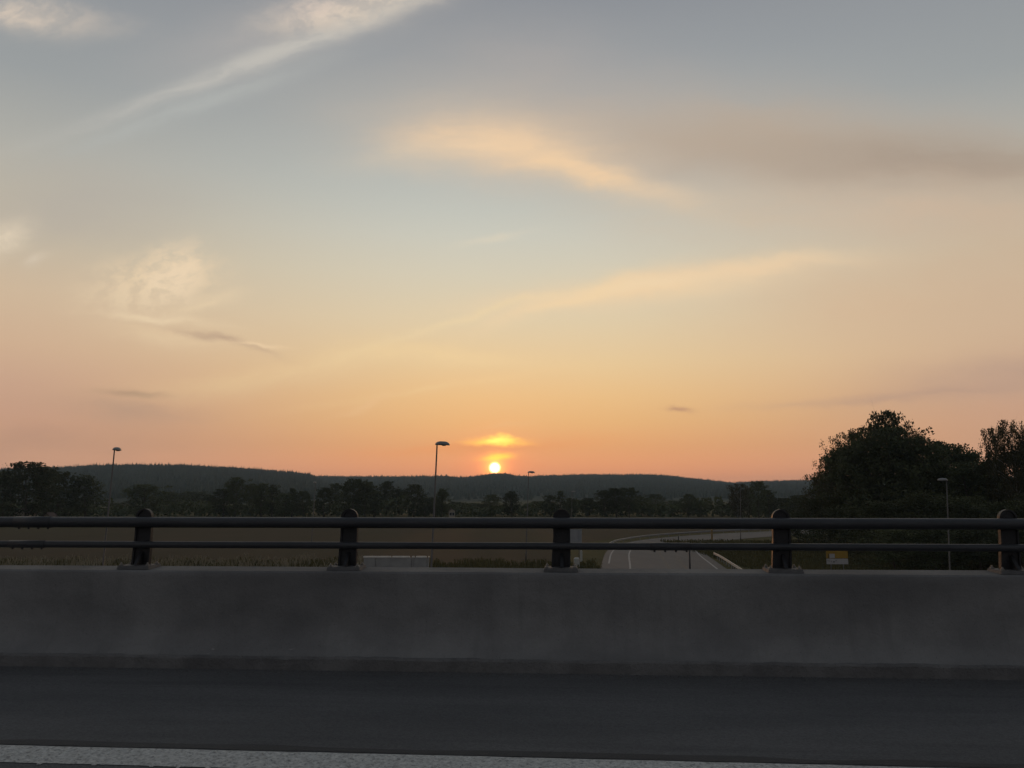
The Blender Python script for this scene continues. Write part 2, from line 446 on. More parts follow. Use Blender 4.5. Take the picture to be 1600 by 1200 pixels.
# ------------------------------------------------------------------ mesh helpers
class MB:
    def __init__(self):
        self.v, self.f = [], []

    def add(self, verts, faces):
        k = len(self.v)
        self.v += [tuple(p) for p in verts]
        self.f += [tuple(i + k for i in f) for f in faces]
        return self

    def box(self, c, s, rot=0.0):
        x, y, z = (q / 2 for q in s)
        cr, sn = math.cos(rot), math.sin(rot)
        P = []
        for a in (-x, x):
            for b in (-y, y):
                for d in (-z, z):
                    P.append((c[0] + a * cr - b * sn, c[1] + a * sn + b * cr, c[2] + d))
        return self.add(P, [(0, 1, 3, 2), (4, 6, 7, 5), (0, 4, 5, 1), (2, 3, 7, 6), (0, 2, 6, 4), (1, 5, 7, 3)])

    def tube(self, pts, radii, n=8, cap=True):
        pts = [np.array(p, float) for p in pts]
        rings = []
        for i, p in enumerate(pts):
            d = pts[min(i + 1, len(pts) - 1)] - pts[max(i - 1, 0)]
            d = d / (np.linalg.norm(d) + 1e-9)
            a = np.cross(d, (0, 0, 1.0)) if abs(d[2]) < 0.9 else np.cross(d, (1.0, 0, 0))
            a = a / np.linalg.norm(a); b = np.cross(d, a)
            rings.append([tuple(p + radii[i] * (math.cos(2 * math.pi * k / n) * a + math.sin(2 * math.pi * k / n) * b)) for k in range(n)])
        V = [q for r in rings for q in r]
        Fs = []
        for i in range(len(pts) - 1):
            for k in range(n):
                k2 = (k + 1) % n
                Fs.append((i * n + k, i * n + k2, (i + 1) * n + k2, (i + 1) * n + k))
        if cap:
            Fs.append(tuple(range(n - 1, -1, -1)))
            Fs.append(tuple((len(pts) - 1) * n + k for k in range(n)))
        return self.add(V, Fs)

    def extrude(self, prof, path_fn, ts, closed=True, cap=True):
        """prof: list of 2-D points; path_fn(t, a, b) -> xyz"""
        n = len(prof)
        V = [path_fn(t, *q) for t in ts for q in prof]
        Fs = []
        for i in range(len(ts) - 1):
            for k in range(n if closed else n - 1):
                k2 = (k + 1) % n
                Fs.append((i * n + k, (i + 1) * n + k, (i + 1) * n + k2, i * n + k2))
        if cap and closed:
            Fs.append(tuple(range(n)))
            Fs.append(tuple((len(ts) - 1) * n + k for k in range(n - 1, -1, -1)))
        return self.add(V, Fs)

    def mesh(self, name, mat, smooth=False):
        me = bpy.data.meshes.new(name)
        me.from_pydata(self.v, [], self.f)
        me.materials.append(mat)
        if smooth:
            me.polygons.foreach_set('use_smooth', [True] * len(me.polygons))
        me.update()
        return me

    def build(self, name, mat, parent=None, smooth=False, bevel=0.0):
        o = bpy.data.objects.new(name, self.mesh(name, mat, smooth))
        sc.collection.objects.link(o)
        if parent:
            o.parent = parent
        if bevel:
            md = o.modifiers.new('bevel', 'BEVEL')
            md.width, md.segments, md.limit_method = bevel, 2, 'ANGLE'
        return o


def place(name, mesh, parent=None, loc=(0, 0, 0), rz=0.0):
    o = bpy.data.objects.new(name, mesh)
    sc.collection.objects.link(o)
    o.location = loc
    o.rotation_euler = (0, 0, rz)
    if parent:
        o.parent = parent
    return o


def tag(o, label=None, cat=None, group=None, kind=None):
    for k, v in (('label', label), ('category', cat), ('group', group), ('kind', kind)):
        if v:
            o[k] = v
    return o


def thing(name, label, cat, loc=(0, 0, 0), rz=0.0, group=None):
    o = bpy.data.objects.new(name, None)
    sc.collection.objects.link(o)
    o.empty_display_size = 0.2
    o.location = loc
    o.rotation_euler = (0, 0, rz)
    return tag(o, label, cat, group)


def copy_tree(root, label, loc, rz=0.0, scale=(1, 1, 1), name=None):
    r = root.copy()
    sc.collection.objects.link(r)
    r.location, r.rotation_euler, r.scale = loc, (0, 0, rz), scale
    if name:
        r.name = name
    r['label'] = label
    for ch in list(root.children):
        c = ch.copy(); sc.collection.objects.link(c); c.parent = r
        for g in list(ch.children):
            d = g.copy(); sc.collection.objects.link(d); d.parent = c
    return r


def catmull(P, step):
    P = [np.array(p, float) for p in P]
    P = [2 * P[0] - P[1]] + P + [2 * P[-1] - P[-2]]
    out = []
    for i in range(1, len(P) - 2):
        n = max(2, int(np.linalg.norm(P[i + 1] - P[i]) / step))
        for k in range(n):
            t = k / n
            out.append(0.5 * ((2 * P[i]) + (-P[i - 1] + P[i + 1]) * t + (2 * P[i - 1] - 5 * P[i] + 4 * P[i + 1] - P[i + 2]) * t * t
                              + (-P[i - 1] + 3 * P[i] - 3 * P[i + 1] + P[i + 2]) * t ** 3))
    out.append(P[-2])
    return out


def vnoise(seed, n, step):
    r = np.random.default_rng(seed)
    k = int(n / step) + 3
    a = r.uniform(-1, 1, k)
    x = np.arange(n) / step
    i = x.astype(int); t = x - i; t = t * t * (3 - 2 * t)
    return a[i] * (1 - t) + a[i + 1] * t


# ------------------------------------------------------------------ ground, field, slip road
def sheet(name, poly, z, mat, kind='structure', parent=None):
    b = MB().add([(x, y, z) for x, y in poly], [tuple(range(len(poly)))])
    o = b.build(name, mat, parent)
    if kind:
        o['kind'] = kind
    return o


ground = sheet('ground', [(-5000, -800), (5000, -800), (5000, 5000), (-5000, 5000)], 0.0, M['meadow'])
centre_pts = [(-1.6, -60), (3.5, 0), (12.2, 60), (17.1, 95), (20.6, 120), (24.4, 137), (31.6, 153), (44, 169), (60, 183), (84, 199), (130, 219), (210, 245)]
CL = catmull(centre_pts, 2.0)


def lateral(path, off):
    out = []
    for i, p in enumerate(path):
        d = path[min(i + 1, len(path) - 1)] - path[max(i - 1, 0)]
        d = d / np.linalg.norm(d)
        out.append((p[0] + d[1] * off, p[1] - d[0] * off))
    return out


def ribbon(path, o0, o1, z):
    A, B = lateral(path, o0), lateral(path, o1)
    V = [(*p, z) for p in A] + [(*p, z) for p in B]
    n = len(A)
    return MB().add(V, [(i, n + i, n + i + 1, i + 1) for i in range(n - 1)])


field = sheet('field', [(-430, 98), (6, 98), (8, 125), (14, 150), (24, 166), (40, 182), (62, 199), (86, 214), (96, 262), (60, 300), (-10, 318), (-120, 318), (-300, 300), (-430, 300)], 0.02, M['field'])
slip = ribbon(CL, -7.0, 7.0, 0.05).build('slip_road', M['slip_asphalt'])
slip['kind'] = 'structure'
seg = [p for p in CL if p[1] > 40]
ribbon([p for p in CL if 98 < p[1] < 200], -6.25, -6.05, 0.056).build('edge_line', M['white_paint'], slip)
ribbon([p for p in CL if 60 < p[1] < 127], -3.75, -3.55, 0.056).build('lane_line', M['white_paint'], slip)
ribbon([p for p in CL if 60 < p[1] < 126], 5.85, 6.05, 0.056).build('edge_line', M['white_paint'], slip)
ribbon([p for p in CL if 60 < p[1] < 128], 0.62, 0.78, 0.054).build('tar_seam', M['tar'], slip)
ribbon([p for p in CL if 60 < p[1] < 116], 2.5, 2.68, 0.054).build('tar_seam', M['tar'], slip)

# ------------------------------------------------------------------ hills with their forests
rng = np.random.default_rng(5)


def elev_of(px, py):
    r = ray(px, py)
    return r[0] / r[1], r[2] / r[1]          # tangent of bearing, rise per metre of depth


def ridge(points, dist):
    T = [elev_of(*p) for p in points]
    return np.array([t[0] for t in T]), np.array([t[1] for t in T]) * dist + EYE


def hill(name, points, dist, start, tree_h, seed, cone_ratio, x_lo, x_hi):
    tx, th = ridge(points, dist)
    cols = np.linspace(x_lo, x_hi, 160)          # tangent of bearing
    rows = np.concatenate([np.linspace(start, dist, 26), np.linspace(dist + 60, dist + 900, 8)])
    crest = np.interp(cols, tx, th) - tree_h
    wob = 6.0 * vnoise(seed, 160, 9)

    def height(ci, y):
        t = np.clip((y - start) / (dist - start), 0, 1)
        s = t * t * (3 - 2 * t) * 0.55 + t * 0.45
        h = np.interp(ci, cols, crest) * s + np.interp(ci, cols, wob) * np.sin(t * math.pi)
        fall = np.clip((y - dist) / 900, 0, 1)
        return np.maximum(h * (1 - fall) - 30 * fall, -0.5)
    V = []
    for y in rows:
        hh = height(cols, np.full(160, y))
        V += [(c * y, y, float(q)) for c, q in zip(cols, hh)]
    Fs = [(r * 160 + c, r * 160 + c + 1, (r + 1) * 160 + c + 1, (r + 1) * 160 + c) for r in range(len(rows) - 1) for c in range(159)]
    o = MB().add(V, Fs).build(name, M['hill_floor'], None, True)
    o['kind'] = 'structure'
    # the forest on it
    g = np.random.default_rng(seed)
    A = []
    span = (x_hi - x_lo) * dist
    n1 = int(span * 260 / 55)
    y1 = dist - 230 + 290 * g.random(n1)
    A.append(np.stack([g.uniform(x_lo, x_hi, n1), y1], 1))
    n2 = int(span * (dist - 230 - start) * 0.75 / 200)
    A.append(np.stack([g.uniform(x_lo, x_hi, n2), start + (dist - 230 - start) * np.sqrt(g.random(n2))], 1))
    A = np.concatenate(A)
    hz = height(A[:, 0], A[:, 1])
    keep = hz > -0.4
    A, hz = A[keep], hz[keep]
    n = len(A)
    H = tree_h * g.uniform(0.70, 1.08, n)
    tall = g.random(n) < 0.18
    H = np.where(tall, H * g.uniform(1.12, 1.38, n), H)
    W = np.where(g.random(n) < cone_ratio, g.uniform(1.7, 2.8, n), g.uniform(3.2, 5.0, n))
    W = np.where(tall, 2.1, W)
    far = A[:, 1] < dist - 240
    W = np.where(far, W * 1.6, W)
    X, Y = A[:, 0] * A[:, 1], A[:, 1]
    k = 5
    ang = np.linspace(0, 2 * math.pi, k, endpoint=False)
    Vv = np.zeros((n, 2 * k + 1, 3))
    j = g.uniform(0.8, 1.2, (n, k))
    for i in range(k):
        Vv[:, i, 0] = X + W * j[:, i] * math.cos(ang[i]); Vv[:, i, 1] = Y + W * j[:, i] * math.sin(ang[i]); Vv[:, i, 2] = hz + 0.12 * H
        Vv[:, k + i, 0] = X + W * 0.62 * math.cos(ang[i] + 0.5); Vv[:, k + i, 1] = Y + W * 0.62 * math.sin(ang[i] + 0.5); Vv[:, k + i, 2] = hz + 0.55 * H
    Vv[:, 2 * k] = np.stack([X, Y, hz + H], 1)
    tri = []
    for i in range(k):
        i2 = (i + 1) % k
        tri += [(i, i2, k + i), (i2, k + i2, k + i), (k + i, k + i2, 2 * k)]
    tri = np.array(tri)
    Fa = (tri[None] + (np.arange(n) * (2 * k + 1))[:, None, None]).reshape(-1, 3)
    me = tri_mesh('forest', Vv.reshape(-1, 3), Fa, M['needles'])
    f = bpy.data.objects.new('hill_forest', me)
    sc.collection.objects.link(f)
    f['kind'] = 'stuff'
    return o, f


def tri_mesh(name, V, Fa, mat):
    me = bpy.data.meshes.new(name)
    k = Fa.shape[1]
    me.vertices.add(len(V)); me.vertices.foreach_set('co', np.asarray(V, np.float32).ravel())
    me.loops.add(Fa.size); me.loops.foreach_set('vertex_index', Fa.astype(np.int32).ravel())
    me.polygons.add(len(Fa)); me.polygons.foreach_set('loop_start', np.arange(0, Fa.size, k, dtype=np.int32))
    me.update(calc_edges=True)
    me.materials.append(mat)
    return me


far_pts = [(-900, 752), (-300, 750), (300, 746), (500, 743), (560, 744), (640, 745), (700, 744), (722, 747), (742, 744), (760, 741.5), (774, 739.5), (786, 738.5), (800, 742), (822, 745),
           (840, 743), (880, 742), (920, 740.5), (960, 741), (1000, 740.5), (1040, 742), (1080, 747), (1110, 750), (1145, 754), (1180, 752), (1220, 751), (1270, 750), (1400, 748),
           (1700, 745), (2500, 750)]
near_pts = [(-900, 745), (-300, 738), (0, 733), (80, 729), (150, 726), (220, 724.5), (280, 724.5), (340, 728), (400, 732), (450, 736), (484, 740), (493, 744), (500, 748), (520, 756), (560, 768), (620, 780)]
tag(hill('hill', far_pts, 3000, 1250, 15, 11, 0.8, -1.15, 1.15)[1], 'distant dark conifer forest covering the long hill under the setting sun', 'forest')
tag(hill('hill', near_pts, 2200, 900, 15, 12, 0.85, -1.1, -0.13)[1], 'dark conifer forest covering the broad hill that ends in a notch', 'forest')


# ------------------------------------------------------------------ trees
def leaf_mesh(name, pts, size, mat, g, droop=0.0):
    n = len(pts)
    a = g.normal(size=(n, 3)); a[:, 2] -= droop
    a /= np.linalg.norm(a, axis=1, keepdims=True)
    b = np.cross(a, g.normal(size=(n, 3)))
    b /= np.linalg.norm(b, axis=1, keepdims=True) + 1e-9
    s = (size * g.uniform(0.6, 1.3, n))[:, None]
    V = np.stack([pts - a * s * 0.6, pts + b * s * 0.36, pts + a * s * 0.6, pts - b * s * 0.36], 1).reshape(-1, 3)
    return tri_mesh(name, V, np.arange(4 * n).reshape(n, 4), mat)


def make_tree(kind, seed, leaves, leaf_size, name, cat='tree'):
    """unit-less tree 10 m tall and about 7 m wide: trunk with limbs, crown of leaf faces"""
    g = np.random.default_rng(seed)
    H = 10.0
    prof = {   # height fraction -> crown radius, bottom, limb rise, clump spread
        'round': (lambda t: 3.6 * math.sin(math.pi * min(1, max(0.03, t * 0.93 + 0.07))) ** 0.55, 0.12, 0.55, 0.62),
        'oval': (lambda t: 3.1 * math.sin(math.pi * min(1, max(0.03, t ** 0.8 * 0.95 + 0.05))) ** 0.7, 0.12, 0.8, 0.55),
        'birch': (lambda t: 2.8 * math.sin(math.pi * min(1, max(0.03, t * 0.90 + 0.06))) ** 0.65, 0.14, 0.8, 0.46),
        'poplar': (lambda t: 2.0 * math.sin(math.pi * min(1, max(0.03, t * 0.92 + 0.08))) ** 0.6, 0.08, 1.5, 0.45),
        'spruce': (lambda t: 2.6 * (1.02 - t) ** 0.9 + 0.08, 0.06, -0.1, 0.30),
        'bush': (lambda t: 3.6 * math.cos(math.pi / 2 * min(1, t)) ** 0.6 + 0.1, 0.0, 0.6, 0.75)}[kind]
    rad, bottom, rise, spread = prof
    wood, clumps = MB(), []
    lean = g.normal(0, 0.25, 2)
    tp = [(lean[0] * t * t + 0.12 * math.sin(5 * t + seed), lean[1] * t * t + 0.12 * math.cos(4 * t + seed), H * t * 0.84) for t in np.linspace(0, 1, 9)]
    base_r = {'birch': 0.13, 'bush': 0.10}.get(kind, 0.17)
    wood.tube(tp, [base_r * (1 - 0.93 * t) for t in np.linspace(0, 1, 9)], 7)
    nl = {'round': 26, 'oval': 24, 'birch': 30, 'poplar': 26, 'spruce': 40, 'bush': 22}[kind]
    lob = g.uniform(0.7, 1.2, 14)
    for i in range(nl):
        t0 = bottom + (0.95 - bottom) * ((i + 0.5) / nl) ** 0.9
        az = i * 2.399 + g.uniform(-0.5, 0.5)
        k = int((az % (2 * math.pi)) / (2 * math.pi) * 6) + (7 if t0 > 0.55 else 0)
        r = rad((t0 - bottom) / (1 - bottom)) * lob[k] * g.uniform(0.8, 1.1)
        z0 = H * (t0 if kind in ('spruce', 'bush') else max(0.04, t0 - 0.10))
        base = np.array([np.interp(z0 / (H * 0.84), np.linspace(0, 1, 9), [p[q] for p in tp]) for q in (0, 1)] + [z0])
        d = np.array([math.cos(az), math.sin(az), 0])
        end = base + d * r + np.array([0, 0, min(rise * r * 0.7, H * 1.0 - z0)])
        mid = (base + end) / 2 + np.array([0, 0, 0.12 * r]) + g.normal(0, 0.1, 3)
        br = base_r * 0.42 * (1 - 0.7 * t0)
        wood.tube([base, mid, end], [br, br * 0.6, br * 0.15], 4, False)
        for s in range(5):
            u = 0.35 + 0.65 * (s + g.random()) / 5
            p = base * (1 - u) ** 2 + 2 * mid * u * (1 - u) + end * u * u
            q = p + g.normal(0, 1, 3) * np.array([0.8, 0.8, 0.6]) * spread * 1.25
            if kind == 'birch':
                q[2] -= abs(g.normal(0, 0.3))
            wood.tube([p, (p + q) / 2 + g.normal(0, 0.06, 3), q], [br * 0.3, br * 0.18, br * 0.06], 3, False)
            clumps.append((q, spread * g.uniform(0.6, 1.25)))
            if g.random() < 0.6:
                clumps.append((p, spread * g.uniform(0.5, 0.9)))
    if kind not in ('birch', 'spruce'):                 # inner mass
        for i in range(nl * 3):
            t = g.random() ** 0.8
            rr = rad(t) * math.sqrt(g.random()) * 0.8
            az = g.uniform(0, 2 * math.pi)
            clumps.append((np.array([rr * math.cos(az), rr * math.sin(az), H * (bottom + (0.93 - bottom) * t)]), spread * 1.2))
    elif kind == 'birch':
        for i in range(nl * 2):
            t = g.random() * 0.8
            rr = rad(t) * math.sqrt(g.random()) * 0.7
            az = g.uniform(0, 2 * math.pi)
            clumps.append((np.array([rr * math.cos(az), rr * math.sin(az), H * (bottom + (0.9 - bottom) * t)]), spread * 1.1))
    C = np.array([c for c, _ in clumps]); S = np.array([s for _, s in clumps])
    idx = g.choice(len(C), leaves, p=S ** 2 / (S ** 2).sum())
    dirs = g.normal(size=(leaves, 3)); dirs /= np.linalg.norm(dirs, axis=1, keepdims=True)
    rr = g.random(leaves) ** 0.45
    pts = C[idx] + dirs * (S[idx] * rr)[:, None] * np.array([1, 1, 0.75 if kind != 'birch' else 1.3])
    if kind == 'birch':
        pts[:, 2] -= 0.5 * rr * np.abs(g.normal(0, 0.5, leaves))
    pts[:, 2] = np.maximum(pts[:, 2], 0.03)
    pts = pts[pts[:, 2] < np.percentile(pts[:, 2], 98.6) + 0.05]      # no stray sprays above the crown
    top = pts[:, 2].max()
    bk = M['birch_bark'] if kind == 'birch' else M['bark']
    lf = M['birch_leaf'] if kind == 'birch' else M['leaf']
    root = thing(name, 'x', cat)
    root['top'] = float(top)
    lo, hi = np.percentile(pts[:, 0], (2, 98))
    root['wide'] = float(hi - lo)
    stem = 'trunk' if cat == 'tree' else 'stem'
    wood.build(stem, bk, root, True)
    cr = bpy.data.objects.new('crown', leaf_mesh('crown', pts, leaf_size, lf, g, 0.8 if kind == 'birch' else 0.0))
    sc.collection.objects.link(cr); cr.parent = root
    return root


PROTO, used = {}, set()


def proto(kind, res, k):
    key = (kind, res, k)
    if key not in PROTO:
        near = res == 'near'
        n = {'round': 9000, 'oval': 8000, 'birch': 15000, 'poplar': 5000, 'spruce': 5000, 'bush': 7500}[kind]
        size = {'birch': 0.14, 'spruce': 0.2}.get(kind, 0.20)
        if not near:
            n, size = int(n * 0.42), size * 1.55
        nm = {'round': 'broadleaf_tree', 'oval': 'broadleaf_tree', 'birch': 'birch_tree', 'poplar': 'poplar_tree', 'spruce': 'spruce_tree', 'bush': 'bush'}[kind]
        PROTO[key] = make_tree(kind, 100 + 17 * k + len(kind) * 7 + (3 if near else 0), n, size, nm, 'bush' if kind == 'bush' else 'tree')
    return PROTO[key]


def plant(px, top, width, kind, y, label, group, res='far', base=0.0):
    k = int(px * 7 + top * 3) % (3 if res == 'far' else 4)
    p = proto(kind, res, k)
    if res == 'far':
        y *= 0.86
    x, _, z = at_y(px, top, y)
    sz = (z - base) / p['top']
    dep = y * math.cos(PITCH) + (z - EYE) * 0.13
    sx = width / F * dep / p['wide']
    loc, rz, scl = (x, y, base), (px * 2.3 + top) % 6.28, (sx, sx, sz)
    if p.name in used:
        o = copy_tree(p, label, loc, rz, scl)
    else:
        o = p
        used.add(p.name)
        o.location, o.rotation_euler, o.scale = loc, (0, 0, rz), scl
        o['label'] = label
    o['group'] = group
    return o


FARG = 'trees along the far edge of the field'
far_trees = [
    (10, 736, 44, 'round', 300, 'dark tree at the very left end of the far tree line'),
    (45, 722, 64, 'round', 292, 'biggest round-crowned tree of the far line, rising above the hill crest over a pale house'),
    (74, 729, 40, 'round', 312, 'dark tree leaning against the biggest round tree, its top at the hill crest'),
    (92, 737, 62, 'round', 335, 'broad dark tree standing over the second small pale house'),
    (136, 742, 50, 'oval', 342, 'dark oval tree at the gap below the end-on street lamp'),
    (182, 786, 30, 'round', 430, 'small low tree in the gap under the end-on street lamp'),
    (226, 757, 62, 'round', 360, 'lone dome-shaped dark tree beyond the gap, above the second railing post'),
    (270, 771, 46, 'round', 480, 'pale distant tree just beyond the lone dome-shaped tree'),
    (300, 768, 56, 'round', 520, 'wide faint distant tree between the dome-shaped tree and the tall leafy pair'),
    (328, 777, 40, 'round', 470, 'low dark tree at the foot of the tall leafy pair'),
    (350, 764, 32, 'round', 374, 'shorter shoulder tree in front of the tall leafy pair'),
    (370, 746, 36, 'round', 362, 'taller of the leafy pair, crown high against the broad hill'),
    (393, 756, 26, 'oval', 405, 'thin tree wedged in the notch of the tall leafy pair'),
    (410, 755, 26, 'oval', 372, 'square-topped tree of the leafy pair, nearer the hill notch'),
    (426, 757, 22, 'poplar', 380, 'narrow upright tree touching the square-topped tree'),
    (446, 771, 32, 'round', 365, 'low round tree after the narrow upright tree'),
    (458, 763, 24, 'spruce', 370, 'pointed tree whose tip stands over the low round trees before the hooked lamp'),
    (475, 767, 26, 'round', 368, 'round tree brushing the pole of the small hooked lamp'),
    (507, 762, 26, 'round', 372, 'round tree just past the small hooked lamp'),
    (525, 755, 24, 'oval', 450, 'pale far tree behind the tree mass under the hill notch'),
    (553, 748, 46, 'round', 360, 'tallest broad tree of the mass above the arch-topped post nearest the wall panels'),
    (572, 753, 34, 'round', 366, 'sloping shoulder of foliage beside the tallest broad tree, a separate tree'),
    (586, 766, 20, 'poplar', 372, 'short column-shaped tree in the gap after the tallest broad tree'),
    (605, 752, 26, 'oval', 420, 'pale oval tree standing farther back behind the column-shaped tree'),
    (624, 764, 26, 'round', 405, 'pale bushy tree between two taller ovals'),
    (648, 757, 28, 'round', 368, 'dark egg-shaped tree just before the tall street lamp'),
    (664, 777, 22, 'round', 375, 'low tree at the foot of the tall street lamp'),
    (691, 763, 24, 'oval', 362, 'leaning oval tree just after the tall street lamp'),
    (680, 777, 22, 'round', 372, 'low tree tucked under the leaning oval tree'),
    (712, 784, 34, 'round', 430, 'low tree behind the small pale shed'),
    (738, 786, 34, 'round', 440, 'low tree in the reddish glow short of the sun'),
    (768, 773, 24, 'round', 400, 'round tree directly under the setting sun'),
    (799, 767, 30, 'oval', 366, 'dark oval tree just past the sun, tallest of that low stretch'),
    (755, 787, 28, 'round', 420, 'low tree in front of the tree under the sun'),
    (838, 783, 30, 'round', 430, 'low pale tree at the foot of the thin lamp beyond the sun'),
    (860, 774, 22, 'round', 380, 'round tree behind the middle railing post'),
    (876, 767, 20, 'spruce', 370, 'dark spire-shaped tree above the middle railing post'),
    (891, 778, 22, 'round', 378, 'round tree just past the dark spire-shaped tree'),
    (919, 778, 28, 'round', 385, 'low tree before the big flat-topped clump'),
    (944, 766, 28, 'round', 362, 'first tree of the flat-topped clump above the slip road'),
    (962, 763, 32, 'round', 366, 'middle tree of the flat-topped clump above the slip road'),
    (983, 762, 28, 'round', 360, 'last tree of the flat-topped clump, squarest at its end'),
    (1002, 776, 28, 'round', 390, 'low tree falling away from the flat-topped clump'),
    (1024, 772, 32, 'round', 470, 'pale dome tree set back between the clump and the lone knob'),
    (1050, 782, 32, 'round', 400, 'low spread-out tree before the lone knob-shaped tree'),
    (1075, 772, 24, 'round', 368, 'lone knob-shaped tree above the end of the guard rail'),
    (1092, 783, 26, 'round', 375, 'low tree on the far shoulder of the lone knob-shaped tree'),
    (1128, 782, 22, 'spruce', 380, 'small pointed tree halfway from the knob-shaped tree to the pale lamp'),
    (1151, 756, 26, 'birch', 335, 'airy pale birch around the pole of the small pale lamp'),
    (1168, 759, 16, 'birch', 345, 'thin see-through birch between the pale lamp and the dark block-shaped tree'),
    (1184, 752, 28, 'round', 330, 'dark block-shaped tree breaking the far ridge beside the pale lamp'),
    (1200, 766, 22, 'round', 335, 'low shoulder tree next to the dark block-shaped tree'),
    (1222, 778, 36, 'round', 320, 'low round tree before the big birch mass, over the orange-lit post'),
    (1248, 774, 34, 'round', 300, 'low round tree at the foot of the slope of the big birch mass'),
]
for px, top, wd, kind, y, lab in far_trees:
    plant(px, top, wd, kind, y, lab, FARG)

NEARG = 'trees of the big mass beside the slip road'
near_trees = [
    (1290, 738, 60, 'birch', 150, 'lowest sparse birch at the bottom of the sloping side of the tree mass'),
    (1300, 716, 46, 'birch', 146, 'thin wispy birch second up the sloping side of the tree mass'),
    (1325, 676, 58, 'birch', 140, 'wispy birch two thirds up the sloping side, twigs against the sky'),
    (1318, 700, 80, 'round', 132, 'dense dark tree filling the sloping side below the wispy birches'),
    (1352, 668, 60, 'birch', 136, 'feathery birch on the shoulder just under the topmost crown'),
    (1350, 690, 100, 'round', 126, 'dense dark tree under the feathery shoulder birch'),
    (1384, 642, 62, 'oval', 130, 'topmost bulbous crown of the whole tree mass, sky showing through its edge'),
    (1386, 668, 110, 'round', 124, 'dense dark tree carrying the body of the mass beneath the topmost crown'),
    (1424, 671, 40, 'birch', 134, 'small tufted birch on the falling side next to the topmost crown'),
    (1430, 684, 96, 'round', 122, 'dense dark tree on the falling side after the topmost crown'),
    (1462, 690, 70, 'oval', 130, 'dark knobbly tree halfway down the falling ridge'),
    (1488, 694, 84, 'round', 127, 'dark flat-domed tree above the lamp that stands in the trees'),
    (1516, 708, 60, 'round', 131, 'dark tree at the low end of the falling ridge before the sky dip'),
    (1510, 722, 100, 'round', 118, 'broad dark tree behind the lamp that stands in the trees'),
    (1545, 722, 50, 'round', 124, 'dark tree in the dip between the tree mass and the tall birches'),
    (1551, 669, 36, 'birch', 114, 'slender tall birch nearest the sky dip'),
    (1578, 656, 46, 'birch', 108, 'tallest of the airy birches past the sky dip, pale trunk showing'),
    (1604, 664, 44, 'birch', 112, 'airy birch cut by the picture edge past the tallest one'),
    (1590, 705, 110, 'round', 116, 'dense dark tree below the airy birches at the picture edge'),
    (1660, 670, 120, 'round', 112, 'dense dark tree just beyond the airy birches, mostly out of the picture'),
]
for px, top, wd, kind, y, lab in near_trees:
    plant(px, top, wd, kind, y, lab, NEARG, 'near')
BUSHG = 'bushes below the big tree mass'
near_bushes = [
    (1268, 778, 70, 130, 'dark bush at the foot of the tree slope above the orange-lit railing post'),
    (1246, 800, 60, 140, 'low dark bush beside the curve of the slip road'),
    (1310, 792, 90, 120, 'dark bush above the yellow road sign'),
    (1372, 782, 100, 100, 'rounded bush in the middle below the topmost crown'),
    (1430, 766, 110, 98, 'tall green bush beside the lamp that stands in the trees'),
    (1503, 776, 90, 99, 'green bush on the far side of the lamp that stands in the trees'),
    (1560, 782, 90, 94, 'bush in front of the pale birch trunks'),
    (1625, 770, 110, 92, 'bush at the picture edge behind the last railing post'),
    (1395, 826, 90, 90, 'low dark bush just over the parapet before the lamp pole'),
    (1455, 822, 90, 89, 'low dark bush just over the parapet at the lamp pole'),
    (1525, 824, 100, 88, 'low dark bush just over the parapet past the lamp pole'),
    (1595, 820, 100, 87, 'low dark bush just over the parapet behind the last railing post'),
]
for px, top, wd, y, lab in near_bushes:
    plant(px, top, wd, 'bush', y, lab, BUSHG, 'near')

# undergrowth at the foot of the far tree line: one loose mass
g = np.random.default_rng(77)
n = 15000
ux = g.uniform(-330, 190, n)
uy = 322 + 40 * g.random(n) - 30 * np.clip((-ux - 130) / 200, 0, 1) - 50 * np.clip((ux - 50) / 110, 0, 1)
hmax = 5.5 + 2.5 * np.interp(ux, np.linspace(-330, 190, 90), g.uniform(-1, 1, 90)) + 2.0 * np.interp(ux, np.linspace(-330, 190, 30), g.uniform(-1, 1, 30))
uz = hmax * g.random(n) ** 0.7
und = bpy.data.objects.new('undergrowth', leaf_mesh('undergrowth', np.stack([ux, uy, uz], 1), 1.5, M['leaf'], g))
sc.collection.objects.link(und)
tag(und, 'dark undergrowth filling the foot of the far tree line', 'undergrowth', kind='stuff')

# roadside grass just beyond the parapet
def grass(name, n, xr, yr, hr, mat, seed, label, w0=0.05, dens=None):
    g = np.random.default_rng(seed)
    x = g.uniform(*xr, n); y = g.uniform(*yr, n)
    if dens is not None:
        k = g.random(n) < dens(x, y); x, y = x[k], y[k]; n = len(x)
    h = g.uniform(*hr, n) * (0.75 + 0.5 * np.interp(x, np.linspace(*xr, 60), g.random(60)))
    a = g.uniform(0, math.pi, n); ww = w0 * g.uniform(0.6, 1.4, n)
    lx, ly = g.normal(0, 0.22, n) * h, g.normal(0, 0.22, n) * h
    cx, cy_ = np.cos(a) * ww, np.sin(a) * ww
    V = np.stack([np.stack([x - cx, y - cy_, 0 * x], 1), np.stack([x + cx, y + cy_, 0 * x], 1),
                  np.stack([x + lx + cx * 0.6, y + ly + cy_ * .6, h], 1), np.stack([x + lx - cx * .6, y + ly - cy_ * .6, h], 1)], 1).reshape(-1, 3)
    o = bpy.data.objects.new(name, tri_mesh(name, V, np.arange(4 * n).reshape(n, 4), mat))
    sc.collection.objects.link(o)
    return tag(o, label, 'grass', kind='stuff')


